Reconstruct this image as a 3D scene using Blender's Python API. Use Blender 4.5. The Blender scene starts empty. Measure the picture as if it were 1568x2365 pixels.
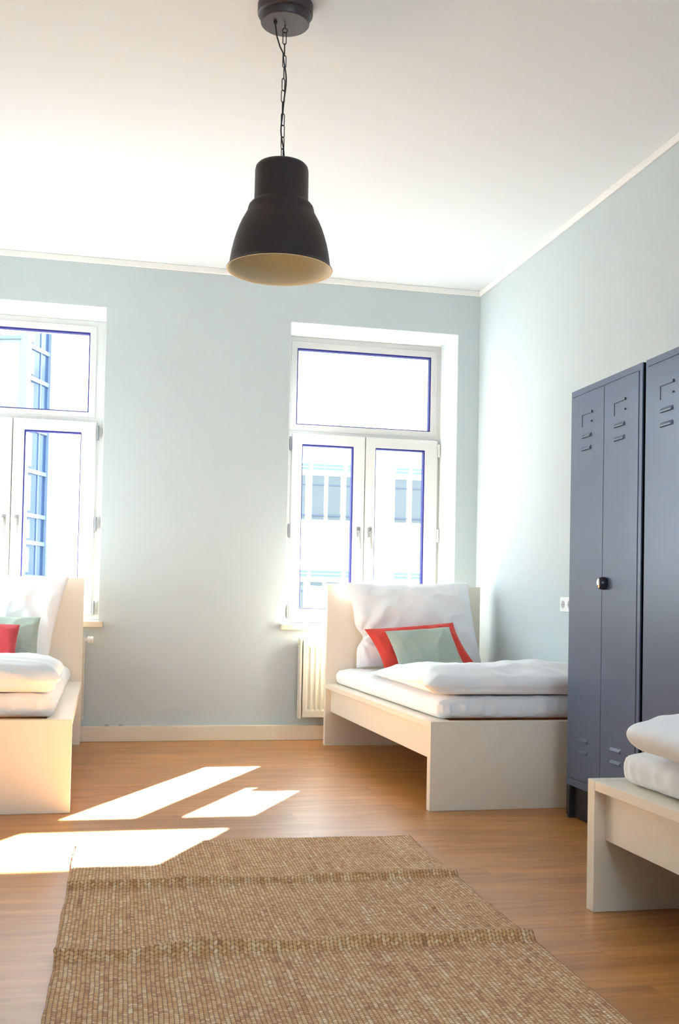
import bpy, bmesh, math, random
from mathutils import Vector, Matrix, noise

random.seed(7)
S = bpy.context.scene
COL = S.collection

# ------------------------------------------------------------------ camera
cam_d = bpy.data.cameras.new('camera')
cam = bpy.data.objects.new('camera', cam_d)
COL.objects.link(cam)
S.camera = cam
cam_d.sensor_fit = 'VERTICAL'
cam_d.sensor_height = 36.0
cam_d.lens = 2472.07 / 2365.0 * 36.0
cam_d.shift_y = (1316.5 - 1182.5) / 2365.0
cam_d.clip_start = 0.05
cam_d.clip_end = 400
CR = Vector((0.97514564, -0.22064708, 0.02014552))
CU = Vector((-0.02624466, -0.0247452, 0.99934923))
CF = Vector((0.22000499, 0.97503976, 0.02992099))
cam.matrix_world = Matrix(((CR.x, CU.x, -CF.x, 0), (CR.y, CU.y, -CF.y, 0), (CR.z, CU.z, -CF.z, 0.8856), (0, 0, 0, 1)))

# ------------------------------------------------------------------ light
S.view_settings.view_transform = 'Standard'
S.view_settings.look = 'None'
S.view_settings.gamma = 1.0
S.view_settings.use_curve_mapping = False
S.view_settings.exposure = 2.76
S.cycles.diffuse_bounces = 8
S.cycles.max_bounces = 12
S.cycles.transparent_max_bounces = 16
S.cycles.use_denoising = True
S.cycles.sample_clamp_indirect = 8.0

W = bpy.data.worlds.new('sky')
S.world = W
W.use_nodes = True
bgn = W.node_tree.nodes['Background']
bgn.inputs[0].default_value = (0.73, 0.88, 1.0, 1)
bgn.inputs[1].default_value = 1.7

sun_d = bpy.data.lights.new('sun', 'SUN')
sun_d.energy = 26.0
sun_d.angle = math.radians(0.5)
sun_d.color = (0.98, 0.985, 0.985)
sun = bpy.data.objects.new('sun', sun_d)
COL.objects.link(sun)
sun_dir = Vector((-0.545, -1.0, -0.70)).normalized()
sun.rotation_euler = sun_dir.to_track_quat('-Z', 'Y').to_euler()

# sampling portals for the two window openings and the added rear one (they give off no light of their own)
for cx, cy, cz, sx, sz, ra in ((-0.56, 7.40, 1.71, 1.06, 1.94, -90), (1.748, 7.40, 1.71, 1.06, 1.94, -90), (1.37, -1.62, 1.975, 2.0, 1.55, 90)):
    pd = bpy.data.lights.new('window_portal', 'AREA')
    pd.shape = 'RECTANGLE'
    pd.size, pd.size_y = sx, sz
    pd.cycles.is_portal = True
    po = bpy.data.objects.new('window_portal', pd)
    COL.objects.link(po)
    po.location = (cx, cy, cz)
    po.rotation_euler = (math.radians(ra), 0, 0)

# ------------------------------------------------------------------ helpers
def mat(name, col, rough=0.5, spec=0.5, metal=0.0, sheen=0.0, bump=None, vary=None):
    """bump=(scale,strength,dist)  vary=(scale,amount)"""
    m = bpy.data.materials.new(name)
    m.use_nodes = True
    nt = m.node_tree
    b = nt.nodes['Principled BSDF']
    b.inputs['Base Color'].default_value = (*col, 1)
    b.inputs['Roughness'].default_value = rough
    b.inputs['Specular IOR Level'].default_value = spec
    b.inputs['Metallic'].default_value = metal
    if sheen:
        b.inputs['Sheen Weight'].default_value = sheen
    tc = None
    if bump or vary:
        tc = nt.nodes.new('ShaderNodeTexCoord')
    if bump:
        n = nt.nodes.new('ShaderNodeTexNoise')
        n.inputs['Scale'].default_value = bump[0]
        n.inputs['Detail'].default_value = 4
        nt.links.new(tc.outputs['Object'], n.inputs['Vector'])
        bp = nt.nodes.new('ShaderNodeBump')
        bp.inputs['Strength'].default_value = bump[1]
        bp.inputs['Distance'].default_value = bump[2]
        nt.links.new(n.outputs['Fac'], bp.inputs['Height'])
        nt.links.new(bp.outputs['Normal'], b.inputs['Normal'])
    if vary:
        n = nt.nodes.new('ShaderNodeTexNoise')
        n.inputs['Scale'].default_value = vary[0]
        n.inputs['Detail'].default_value = 3
        nt.links.new(tc.outputs['Object'], n.inputs['Vector'])
        mx = nt.nodes.new('ShaderNodeMix')
        mx.data_type = 'RGBA'
        k = vary[1]
        mx.inputs['A'].default_value = (col[0] * (1 - k), col[1] * (1 - k), col[2] * (1 - k), 1)
        mx.inputs['B'].default_value = (min(1, col[0] * (1 + k)), min(1, col[1] * (1 + k)), min(1, col[2] * (1 + k)), 1)
        nt.links.new(n.outputs['Fac'], mx.inputs['Factor'])
        nt.links.new(mx.outputs['Result'], b.inputs['Base Color'])
    return m

def finish(o, bevel=0.0, smooth=False, subsurf=0, segs=2):
    me = o.data
    if smooth or bevel:
        me.polygons.foreach_set('use_smooth', [True] * len(me.polygons))
    if bevel:
        md = o.modifiers.new('bevel', 'BEVEL')
        md.width = bevel
        md.segments = segs
        md.limit_method = 'ANGLE'
        md.angle_limit = math.radians(40)
        md.harden_normals = True
    if subsurf:
        md = o.modifiers.new('sub', 'SUBSURF')
        md.levels = subsurf
        md.render_levels = subsurf

def obj(name, bm, m, parent=None, bevel=0.0, smooth=False, subsurf=0, segs=2, loc=None):
    bmesh.ops.recalc_face_normals(bm, faces=bm.faces)
    me = bpy.data.meshes.new(name)
    bm.to_mesh(me)
    bm.free()
    if m is not None:
        me.materials.append(m)
    o = bpy.data.objects.new(name, me)
    COL.objects.link(o)
    if parent is not None:
        o.parent = parent
    if loc:
        o.location = loc
    finish(o, bevel, smooth, subsurf, segs)
    return o

def thing(name, label, cat, loc=(0, 0, 0), rz=0.0, group=None):
    o = bpy.data.objects.new(name, None)
    o.empty_display_size = 0.1
    COL.objects.link(o)
    o.location = loc
    o.rotation_euler = (0, 0, rz)
    tag(o, label, cat, group)
    return o

def tag(o, label, cat, group=None):
    o['label'] = label
    o['category'] = cat
    if group:
        o['group'] = group
    return o

def struct(o):
    o['kind'] = 'structure'
    return o

def box(bm, x0, x1, y0, y1, z0, z1):
    v = [bm.verts.new(p) for p in ((x0, y0, z0), (x1, y0, z0), (x1, y1, z0), (x0, y1, z0),
                                   (x0, y0, z1), (x1, y0, z1), (x1, y1, z1), (x0, y1, z1))]
    for f in ((0, 3, 2, 1), (4, 5, 6, 7), (0, 1, 5, 4), (1, 2, 6, 5), (2, 3, 7, 6), (3, 0, 4, 7)):
        bm.faces.new([v[i] for i in f])

def bx(*a):
    bm = bmesh.new()
    for i in range(0, len(a), 6):
        box(bm, *a[i:i + 6])
    return bm

def ring(bm, x0, x1, z0, z1, wl, wr, wb, wt, y0, y1):
    """a rectangular frame in the XZ plane with mitred corners, from y0 to y1"""
    O = [(x0, z0), (x1, z0), (x1, z1), (x0, z1)]
    I = [(x0 + wl, z0 + wb), (x1 - wr, z0 + wb), (x1 - wr, z1 - wt), (x0 + wl, z1 - wt)]
    vo = [[bm.verts.new((p[0], y, p[1])) for p in O] for y in (y0, y1)]
    vi = [[bm.verts.new((p[0], y, p[1])) for p in I] for y in (y0, y1)]
    for k in range(4):
        n = (k + 1) % 4
        bm.faces.new((vo[0][k], vo[0][n], vi[0][n], vi[0][k]))
        bm.faces.new((vo[1][k], vi[1][k], vi[1][n], vo[1][n]))
        bm.faces.new((vo[0][k], vo[1][k], vo[1][n], vo[0][n]))
        bm.faces.new((vi[0][k], vi[0][n], vi[1][n], vi[1][k]))

def lathe(bm, prof, n=48, c=(0, 0, 0), axis='z', closed=False):
    rows = []
    for r, h in prof:
        row = []
        if r < 1e-6:
            p = Vector((0, 0, h))
            if axis == 'x': p = Vector((h, 0, 0))
            if axis == 'y': p = Vector((0, h, 0))
            row = [bm.verts.new(p + Vector(c))]
        else:
            for i in range(n):
                a = 2 * math.pi * i / n
                ca, sa = r * math.cos(a), r * math.sin(a)
                p = Vector((ca, sa, h))
                if axis == 'x': p = Vector((h, ca, sa))
                if axis == 'y': p = Vector((ca, h, sa))
                row.append(bm.verts.new(p + Vector(c)))
        rows.append(row)
    prs = list(zip(rows, rows[1:]))
    if closed:
        prs.append((rows[-1], rows[0]))
    for a, b in prs:
        for i in range(n):
            j = (i + 1) % n
            if len(a) == 1 and len(b) == 1: continue
            if len(a) == 1: bm.faces.new((a[0], b[j], b[i]))
            elif len(b) == 1: bm.faces.new((a[i], a[j], b[0]))
            else: bm.faces.new((a[i], a[j], b[j], b[i]))

def tube(bm, pts, r, n=8, closed=False, caps=True):
    pts = [Vector(p) for p in pts]
    rows = []
    m = len(pts)
    prev = None
    for i, p in enumerate(pts):
        if closed:
            t = pts[(i + 1) % m] - pts[i - 1]
        else:
            t = pts[min(i + 1, m - 1)] - pts[max(i - 1, 0)]
        t.normalize()
        if prev is None:
            ref = Vector((0, 1, 0)) if abs(t.y) < 0.9 else Vector((1, 0, 0))
            u = t.cross(ref).normalized()
        else:
            u = (prev - t * prev.dot(t)).normalized()
        prev = u
        w = t.cross(u)
        rows.append([bm.verts.new(p + (u * math.cos(2 * math.pi * k / n) + w * math.sin(2 * math.pi * k / n)) * r) for k in range(n)])
    prs = list(zip(rows, rows[1:]))
    if closed:
        prs.append((rows[-1], rows[0]))
    for a, b in prs:
        for i in range(n):
            j = (i + 1) % n
            bm.faces.new((a[i], a[j], b[j], b[i]))
    if caps and not closed:
        bm.faces.new(rows[0][::-1])
        bm.faces.new(rows[-1])

def sstep(a, b, x):
    t = max(0.0, min(1.0, (x - a) / (b - a)))
    return t * t * (3 - 2 * t)

def N(x, y, z=0.0):
    return noise.noise(Vector((x, y, z)))

def ridged(x, y, z=0.0):
    return 1.0 - abs(noise.noise(Vector((x, y, z)))) * 2.2

def soft_block(w, l, h, r, nx, ny, nz, deform):
    """rounded cushiony block: x in +-w/2, y in +-l/2, z in 0..h; deform(p, n) -> new point"""
    def axis(n, half):
        out = []
        for i in range(n + 1):
            t = -1 + 2 * i / n
            s = math.sin(t * math.pi / 2)
            out.append((0.45 * t + 0.55 * s) * half)
        return out
    ax, ay, az = axis(nx, w / 2), axis(ny, l / 2), axis(nz, h / 2)
    bm = bmesh.new()
    V = {}
    rr = min(r, h / 2, w / 2, l / 2)
    def vert(i, j, k):
        if (i, j, k) not in V:
            p = Vector((ax[i], ay[j], az[k]))
            q = Vector((max(-w / 2 + rr, min(w / 2 - rr, p.x)), max(-l / 2 + rr, min(l / 2 - rr, p.y)), max(-h / 2 + rr, min(h / 2 - rr, p.z))))
            d = p - q
            if d.length > 1e-9:
                n = d.normalized()
                p = q + n * rr
            else:
                n = Vector((0, 0, 1 if k == nz else -1))
            p = p + Vector((0, 0, h / 2))
            V[(i, j, k)] = bm.verts.new(deform(p, n))
        return V[(i, j, k)]
    for i in range(nx):
        for j in range(ny):
            bm.faces.new((vert(i, j, 0), vert(i, j + 1, 0), vert(i + 1, j + 1, 0), vert(i + 1, j, 0)))
            bm.faces.new((vert(i, j, nz), vert(i + 1, j, nz), vert(i + 1, j + 1, nz), vert(i, j + 1, nz)))
    for i in range(nx):
        for k in range(nz):
            bm.faces.new((vert(i, 0, k), vert(i + 1, 0, k), vert(i + 1, 0, k + 1), vert(i, 0, k + 1)))
            bm.faces.new((vert(i, ny, k), vert(i, ny, k + 1), vert(i + 1, ny, k + 1), vert(i + 1, ny, k)))
    for j in range(ny):
        for k in range(nz):
            bm.faces.new((vert(0, j, k), vert(0, j, k + 1), vert(0, j + 1, k + 1), vert(0, j + 1, k)))
            bm.faces.new((vert(nx, j, k), vert(nx, j + 1, k), vert(nx, j + 1, k + 1), vert(nx, j, k + 1)))
    return bm

def soft_cushion(w, h, t, n=40, ex=0.42, pull=0.06, wr=0.006, seed=0.0, shape=None, post=None):
    """stuffed cushion in the local XZ plane, faces towards -y/+y; u,v in [-1,1]"""
    bm = bmesh.new()
    fr, bk = {}, {}
    for i in range(n + 1):
        for j in range(n + 1):
            a, b = -1 + 2 * i / n, -1 + 2 * j / n
            u = 0.5 * a + 0.5 * math.sin(a * math.pi / 2)
            v = 0.5 * b + 0.5 * math.sin(b * math.pi / 2)
            x = u * w / 2 * (1 - pull * (1 - v * v) * abs(u) ** 3)
            z = v * h / 2 * (1 - pull * (1 - u * u) * abs(v) ** 3)
            if shape:
                x, z = shape(u, v, x, z)
            e = max(0.0, (1 - u * u) * (1 - v * v)) ** ex
            edge = min(1.0, 4 * max(0.0, (1 - u * u) * (1 - v * v)))
            th = t / 2 * e
            # tension creases running out of the corners and across the face
            cr = ridged(x * 9 + 3 * z + seed, z * 5 - 2 * x + seed, seed) ** 3
            cr2 = ridged(x * 4 - 7 * z + seed * 2, z * 4 + x * 5, seed + 3) ** 3
            d = wr * (cr + 0.8 * cr2) * edge + wr * 1.5 * N(x * 5 + seed, z * 5, seed) * edge
            rim = (i in (0, n) or j in (0, n))
            def mk(s):
                p = Vector((x, s * (th + d * (1 if s < 0 else 0.5)), z))
                return bm.verts.new(post(p, u, v) if post else p)
            if rim:
                p = Vector((x, wr * 0.8 * N(x * 12 + seed, z * 12, 1), z))
                fr[i, j] = bk[i, j] = bm.verts.new(post(p, u, v) if post else p)
            else:
                fr[i, j], bk[i, j] = mk(-1), mk(1)
    for i in range(n):
        for j in range(n):
            bm.faces.new((fr[i, j], fr[i + 1, j], fr[i + 1, j + 1], fr[i, j + 1]))
            bm.faces.new((bk[i, j], bk[i, j + 1], bk[i + 1, j + 1], bk[i + 1, j]))
    return bm

# ------------------------------------------------------------------ materials
M = {}
M['wall'] = mat('wall_paint', (0.525, 0.588, 0.605), 0.85, 0.25, bump=(180, 0.10, 0.002), vary=(1.5, 0.015))
M['reveal'] = mat('white_plaster', (0.64, 0.68, 0.675), 0.8, 0.25, bump=(150, 0.06, 0.002))
M['ceiling'] = mat('ceiling_paint', (0.69, 0.742, 0.775), 0.9, 0.2, bump=(120, 0.06, 0.002))
M['trim'] = mat('trim_white', (0.84, 0.83, 0.80), 0.6, 0.4, vary=(3, 0.01))
M['base'] = mat('baseboard_cream', (0.80, 0.71, 0.57), 0.5, 0.4, vary=(4, 0.02))
M['upvc'] = mat('white_window_frame', (0.56, 0.555, 0.54), 0.35, 0.5, vary=(4, 0.01))
M['gasket'] = mat('rubber_gasket_fringe_blue', (0.020, 0.020, 0.17), 0.6, 0.3, vary=(20, 0.1))  # dark rubber, with the lens's blue colour fringe put into its colour
M['metal'] = mat('grey_metal', (0.42, 0.42, 0.42), 0.4, 0.5, 0.6, vary=(30, 0.05))
M['hinge'] = mat('hinge_metal', (0.20, 0.20, 0.22), 0.4, 0.5, 0.5, vary=(60, 0.2))
M['handle'] = mat('handle_grey', (0.22, 0.22, 0.22), 0.4, 0.5, vary=(30, 0.03))
M['sill'] = mat('sill_cream', (0.70, 0.62, 0.48), 0.45, 0.4, vary=(8, 0.05))
M['radiator'] = mat('radiator_enamel', (0.66, 0.62, 0.535), 0.4, 0.5, vary=(3, 0.01))
M['bed'] = mat('bed_foil', (0.86, 0.784, 0.665), 0.38, 0.45, bump=(60, 0.02, 0.001), vary=(2, 0.012))
M['slat'] = mat('birch_slat', (0.55, 0.40, 0.24), 0.6, 0.3, vary=(8, 0.1))
M['locker'] = mat('locker_paint', (0.079, 0.107, 0.188), 0.30, 0.5, bump=(90, 0.03, 0.001), vary=(2, 0.03))
M['locker_dark'] = mat('locker_plinth_slot_shade', (0.03, 0.028, 0.035), 0.5, 0.4, vary=(6, 0.1))
M['chrome'] = mat('chrome', (0.75, 0.74, 0.70), 0.12, 0.5, 1.0, vary=(20, 0.03))
M['lock'] = mat('lock_black', (0.02, 0.016, 0.03), 0.25, 0.5, vary=(40, 0.1))
M['brass'] = mat('lock_face', (0.72, 0.68, 0.50), 0.3, 0.5, 0.4, vary=(40, 0.05))
M['shade_out'] = mat('lamp_brown', (0.023, 0.015, 0.016), 0.5, 0.42, bump=(260, 0.04, 0.001), vary=(5, 0.05))
M['shade_in'] = mat('lamp_lining', (0.60, 0.575, 0.43), 0.6, 0.3, vary=(4, 0.02))
M['canopy'] = mat('canopy_brown', (0.043, 0.033, 0.036), 0.45, 0.5, vary=(5, 0.05))
M['black'] = mat('black_cord', (0.012, 0.010, 0.013), 0.5, 0.4, vary=(40, 0.1))
M['socket'] = mat('socket_white', (0.85, 0.85, 0.83), 0.35, 0.5, vary=(30, 0.01))
M['socket_in'] = mat('socket_grey', (0.45, 0.45, 0.45), 0.5, 0.4, vary=(30, 0.03))
M['facade'] = mat('facade_render', (0.82, 0.84, 0.84), 0.9, 0.2, bump=(8, 0.1, 0.02), vary=(0.3, 0.02))
M['teal'] = mat('blind_box_teal', (0.074, 0.104, 0.104), 0.5, 0.4, vary=(3, 0.05))
M['darkline'] = mat('window_rail', (0.035, 0.045, 0.075), 0.5, 0.4, vary=(3, 0.05))
M['street'] = mat('street_concrete', (0.27, 0.265, 0.26), 0.9, 0.2, bump=(3, 0.2, 0.02), vary=(0.4, 0.1))
M['tower_line'] = mat('tower_mullion_teal', (0.070, 0.088, 0.094), 0.6, 0.3, vary=(0.5, 0.05))
M['tower_frame'] = mat('tower_frame_blue', (0.09, 0.12, 0.17), 0.5, 0.4, vary=(2, 0.04))
M['tower_panel'] = mat('tower_panel_pale', (0.135, 0.152, 0.153), 0.7, 0.3, vary=(0.5, 0.05))

def cloth(name, col, weave=900, strength=0.12, sheen=0.15):
    m = mat(name, col, 0.85, 0.15, sheen=sheen)
    nt = m.node_tree
    b = nt.nodes['Principled BSDF']
    tc = nt.nodes.new('ShaderNodeTexCoord')
    w1 = nt.nodes.new('ShaderNodeTexNoise'); w1.inputs['Scale'].default_value = weave * 0.3; w1.inputs['Detail'].default_value = 2
    w2 = nt.nodes.new('ShaderNodeTexNoise'); w2.inputs['Scale'].default_value = 16; w2.inputs['Detail'].default_value = 5
    nt.links.new(tc.outputs['Object'], w1.inputs['Vector'])
    nt.links.new(tc.outputs['Object'], w2.inputs['Vector'])
    ad = nt.nodes.new('ShaderNodeMath'); ad.operation = 'MULTIPLY_ADD'
    nt.links.new(w2.outputs['Fac'], ad.inputs[0]); ad.inputs[1].default_value = 3.0
    nt.links.new(w1.outputs['Fac'], ad.inputs[2])
    bp = nt.nodes.new('ShaderNodeBump'); bp.inputs['Strength'].default_value = strength; bp.inputs['Distance'].default_value = 0.003
    nt.links.new(ad.outputs[0], bp.inputs['Height'])
    nt.links.new(bp.outputs['Normal'], b.inputs['Normal'])
    return m
M['sheet'] = cloth('white_cotton', (0.90, 0.905, 0.925))
M['pillow'] = cloth('white_pillow_cotton', (0.83, 0.835, 0.86))
M['red'] = cloth('coral_red_fabric', (0.64, 0.06, 0.045), 500, 0.3)
M['crimson'] = cloth('deep_red_fabric', (0.52, 0.055, 0.065), 500, 0.3)
M['green'] = cloth('sage_green_fabric', (0.36, 0.42, 0.36), 500, 0.3)

def glass_mat(name, tint, refl):
    m = bpy.data.materials.new(name); m.use_nodes = True
    nt = m.node_tree; nt.nodes.clear()
    out = nt.nodes.new('ShaderNodeOutputMaterial')
    t = nt.nodes.new('ShaderNodeBsdfTransparent'); t.inputs[0].default_value = (*tint, 1)
    g = nt.nodes.new('ShaderNodeBsdfGlossy'); g.inputs['Roughness'].default_value = 0.02
    fr = nt.nodes.new('ShaderNodeFresnel'); fr.inputs[0].default_value = refl
    mx = nt.nodes.new('ShaderNodeMixShader')
    nt.links.new(fr.outputs[0], mx.inputs[0]); nt.links.new(t.outputs[0], mx.inputs[1]); nt.links.new(g.outputs[0], mx.inputs[2])
    nt.links.new(mx.outputs[0], out.inputs[0])
    return m
M['glass'] = glass_mat('window_glass', (0.97, 0.985, 0.98), 1.35)

def far_glass(name, col):
    m = mat(name, col, 0.15, 0.35)
    nt = m.node_tree; b = nt.nodes['Principled BSDF']
    tc = nt.nodes.new('ShaderNodeTexCoord')
    n = nt.nodes.new('ShaderNodeTexNoise'); n.inputs['Scale'].default_value = 1.6; n.inputs['Detail'].default_value = 4
    nt.links.new(tc.outputs['Object'], n.inputs['Vector'])
    mx = nt.nodes.new('ShaderNodeMix'); mx.data_type = 'RGBA'
    mx.inputs['A'].default_value = (col[0] * .88, col[1] * .9, col[2] * .92, 1)
    mx.inputs['B'].default_value = (col[0] * 1.12, col[1] * 1.1, col[2] * 1.08, 1)
    nt.links.new(n.outputs['Fac'], mx.inputs['Factor'])
    nt.links.new(mx.outputs['Result'], b.inputs['Base Color'])
    return m
M['far_pane'] = far_glass('far_window_glass', (0.060, 0.068, 0.069))
M['tower_glass'] = far_glass('tower_glass_blue', (0.019, 0.037, 0.080))

def floor_mat():
    m = mat('oak_laminate', (0.45, 0.2, 0.08), 0.30, 0.8)
    nt = m.node_tree; b = nt.nodes['Principled BSDF']; L = nt.links.new
    tc = nt.nodes.new('ShaderNodeTexCoord')
    br = nt.nodes.new('ShaderNodeTexBrick')
    br.inputs['Scale'].default_value = 1.0
    br.inputs['Brick Width'].default_value = 1.29
    br.inputs['Row Height'].default_value = 0.193
    br.inputs['Mortar Size'].default_value = 0.0009
    br.inputs['Mortar Smooth'].default_value = 0.3
    br.offset = 0.37
    br.inputs['Color1'].default_value = (0.0, 0.0, 0.0, 1)
    br.inputs['Color2'].default_value = (1, 1, 1, 1)
    br.inputs['Mortar'].default_value = (0.3, 0.3, 0.3, 1)
    L(tc.outputs['Object'], br.inputs['Vector'])
    # shift the grain per plank so that it breaks at the seams
    off = nt.nodes.new('ShaderNodeVectorMath'); off.operation = 'MULTIPLY_ADD'
    L(br.outputs['Color'], off.inputs[0]); off.inputs[1].default_value = (3.1, 1.7, 5.3); L(tc.outputs['Object'], off.inputs[2])
    mp = nt.nodes.new('ShaderNodeMapping'); mp.inputs['Scale'].default_value = (1.1, 26, 1)
    L(off.outputs[0], mp.inputs['Vector'])
    g = nt.nodes.new('ShaderNodeTexNoise'); g.inputs['Scale'].default_value = 1.6; g.inputs['Detail'].default_value = 6; g.inputs['Roughness'].default_value = 0.62
    L(mp.outputs[0], g.inputs['Vector'])
    mp2 = nt.nodes.new('ShaderNodeMapping'); mp2.inputs['Scale'].default_value = (0.9, 6, 1)
    L(off.outputs[0], mp2.inputs['Vector'])
    g2 = nt.nodes.new('ShaderNodeTexNoise'); g2.inputs['Scale'].default_value = 2.2; g2.inputs['Detail'].default_value = 4
    g2.inputs['Distortion'].default_value = 0.8
    L(mp2.outputs[0], g2.inputs['Vector'])
    ad = nt.nodes.new('ShaderNodeMath'); ad.operation = 'ADD'
    L(g.outputs['Fac'], ad.inputs[0]); L(g2.outputs['Fac'], ad.inputs[1])
    rp = nt.nodes.new('ShaderNodeValToRGB')
    rp.color_ramp.elements[0].position = 0.36; rp.color_ramp.elements[0].color = (0.365, 0.142, 0.030, 1)
    rp.color_ramp.elements[1].position = 0.66; rp.color_ramp.elements[1].color = (0.66, 0.290, 0.076, 1)
    hf = nt.nodes.new('ShaderNodeMath'); hf.operation = 'MULTIPLY'; hf.inputs[1].default_value = 0.5
    L(ad.outputs[0], hf.inputs[0]); L(hf.outputs[0], rp.inputs['Fac'])
    # plank-to-plank tone and the dark seams
    tn = nt.nodes.new('ShaderNodeMix'); tn.data_type = 'RGBA'; tn.blend_type = 'MULTIPLY'; tn.inputs['Factor'].default_value = 1.0
    rt = nt.nodes.new('ShaderNodeMapRange'); rt.inputs['To Min'].default_value = 0.94; rt.inputs['To Max'].default_value = 1.06
    L(br.outputs['Color'], rt.inputs['Value'])
    L(rp.outputs['Color'], tn.inputs['A']); L(rt.outputs[0], tn.inputs['B'])
    sm = nt.nodes.new('ShaderNodeMix'); sm.data_type = 'RGBA'
    sf = nt.nodes.new('ShaderNodeMath'); sf.operation = 'MULTIPLY'; sf.inputs[1].default_value = 0.28
    L(br.outputs['Fac'], sf.inputs[0]); L(sf.outputs[0], sm.inputs['Factor'])
    L(tn.outputs['Result'], sm.inputs['A']); sm.inputs['B'].default_value = (0.16, 0.07, 0.03, 1)
    L(sm.outputs['Result'], b.inputs['Base Color'])
    rr = nt.nodes.new('ShaderNodeMapRange'); rr.inputs['To Min'].default_value = 0.30; rr.inputs['To Max'].default_value = 0.42
    L(g.outputs['Fac'], rr.inputs['Value']); L(rr.outputs[0], b.inputs['Roughness'])
    bp = nt.nodes.new('ShaderNodeBump'); bp.inputs['Strength'].default_value = 0.06; bp.inputs['Distance'].default_value = 0.002
    L(g.outputs['Fac'], bp.inputs['Height']); L(bp.outputs['Normal'], b.inputs['Normal'])
    return m
M['floor'] = floor_mat()

def rug_mat():
    """jute: columns of twisted yarn along the length, knots in every column, mixed yarn tones"""
    m = mat('woven_jute', (0.4, 0.26, 0.13), 0.9, 0.15, sheen=0.1)
    nt = m.node_tree; b = nt.nodes['Principled BSDF']; L = nt.links.new
    def math_(op, a, bb=None, c=None):
        n = nt.nodes.new('ShaderNodeMath'); n.operation = op
        for i, x in enumerate((a, bb, c)):
            if x is None: continue
            if isinstance(x, (int, float)): n.inputs[i].default_value = x
            else: L(x, n.inputs[i])
        return n.outputs[0]
    uv = nt.nodes.new('ShaderNodeUVMap'); uv.uv_map = 'rug'
    sp = nt.nodes.new('ShaderNodeSeparateXYZ')
    # a little waviness so that the ribs are not ruled lines
    wn = nt.nodes.new('ShaderNodeTexNoise'); wn.inputs['Scale'].default_value = 6; wn.inputs['Detail'].default_value = 3
    L(uv.outputs[0], wn.inputs['Vector'])
    wv = nt.nodes.new('ShaderNodeVectorMath'); wv.operation = 'MULTIPLY_ADD'
    L(wn.outputs['Color'], wv.inputs[0]); wv.inputs[1].default_value = (0.008, 0.010, 0); L(uv.outputs[0], wv.inputs[2])
    L(wv.outputs[0], sp.inputs[0])
    cu = math_('MULTIPLY', sp.outputs[0], 1 / 0.0105)
    ci = math_('FLOOR', cu)
    cf = math_('FRACT', cu)
    wn1 = nt.nodes.new('ShaderNodeTexWhiteNoise'); wn1.noise_dimensions = '1D'
    L(ci, wn1.inputs['W'])
    half = math_('MULTIPLY', math_('MODULO', ci, 2.0), 0.5)
    sl = math_('MULTIPLY', math_('MULTIPLY_ADD', half, 4.0, -1.0), math_('MULTIPLY', cf, 0.55))      # stitches slant left and right by turns
    rv = math_('ADD', math_('ADD', math_('MULTIPLY', sp.outputs[1], 1 / 0.0105), half), sl)
    ri = math_('FLOOR', rv)
    rf = math_('FRACT', rv)
    cell = nt.nodes.new('ShaderNodeCombineXYZ'); L(ci, cell.inputs[0]); L(ri, cell.inputs[1])
    wn2 = nt.nodes.new('ShaderNodeTexWhiteNoise'); wn2.noise_dimensions = '2D'; L(cell.outputs[0], wn2.inputs['Vector'])
    hc = math_('SINE', math_('MULTIPLY', cf, math.pi))
    hr = math_('SINE', math_('MULTIPLY', rf, math.pi))
    h = math_('MULTIPLY', math_('POWER', hc, 0.6), math_('MULTIPLY_ADD', math_('POWER', hr, 0.8), 0.75, 0.25))
    # yarn tone: streak per column, drifting slowly along it, plus each knot its own
    st = nt.nodes.new('ShaderNodeCombineXYZ'); L(math_('MULTIPLY', ci, 7.31), st.inputs[0]); L(math_('MULTIPLY', sp.outputs[1], 2.5), st.inputs[1])
    sn = nt.nodes.new('ShaderNodeTexNoise'); sn.inputs['Scale'].default_value = 1.0; sn.inputs['Detail'].default_value = 3; L(st.outputs[0], sn.inputs['Vector'])
    fb = nt.nodes.new('ShaderNodeMapping'); fb.inputs['Scale'].default_value = (900, 260, 1); L(uv.outputs[0], fb.inputs['Vector'])
    fn = nt.nodes.new('ShaderNodeTexNoise'); fn.inputs['Scale'].default_value = 1.0; fn.inputs['Detail'].default_value = 3; L(fb.outputs[0], fn.inputs['Vector'])
    pn = nt.nodes.new('ShaderNodeTexNoise'); pn.inputs['Scale'].default_value = 7; pn.inputs['Detail'].default_value = 4; L(uv.outputs[0], pn.inputs['Vector'])
    tone = math_('ADD', math_('ADD', math_('MULTIPLY', sn.outputs['Fac'], 0.42), math_('MULTIPLY', wn2.outputs['Value'], 0.26)),
                 math_('ADD', math_('MULTIPLY', fn.outputs['Fac'], 0.20), math_('MULTIPLY', pn.outputs['Fac'], 0.12)))
    rp = nt.nodes.new('ShaderNodeValToRGB')
    e = rp.color_ramp.elements
    e[0].position = 0.27; e[0].color = (0.35, 0.162, 0.08, 1)
    e[1].position = 0.70; e[1].color = (0.95, 0.77, 0.52, 1)
    for pos, c in ((0.40, (0.66, 0.345, 0.165)), (0.50, (0.75, 0.445, 0.225)), (0.585, (0.82, 0.535, 0.29))):
        q = rp.color_ramp.elements.new(pos); q.color = (*c, 1)
    L(tone, rp.inputs['Fac'])
    gap = nt.nodes.new('ShaderNodeMix'); gap.data_type = 'RGBA'
    L(math_('MINIMUM', math_('MULTIPLY', h, 1.7), 1.0), gap.inputs['Factor'])
    gap.inputs['A'].default_value = (0.19, 0.095, 0.045, 1)
    L(rp.outputs['Color'], gap.inputs['B'])
    L(gap.outputs['Result'], b.inputs['Base Color'])
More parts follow.
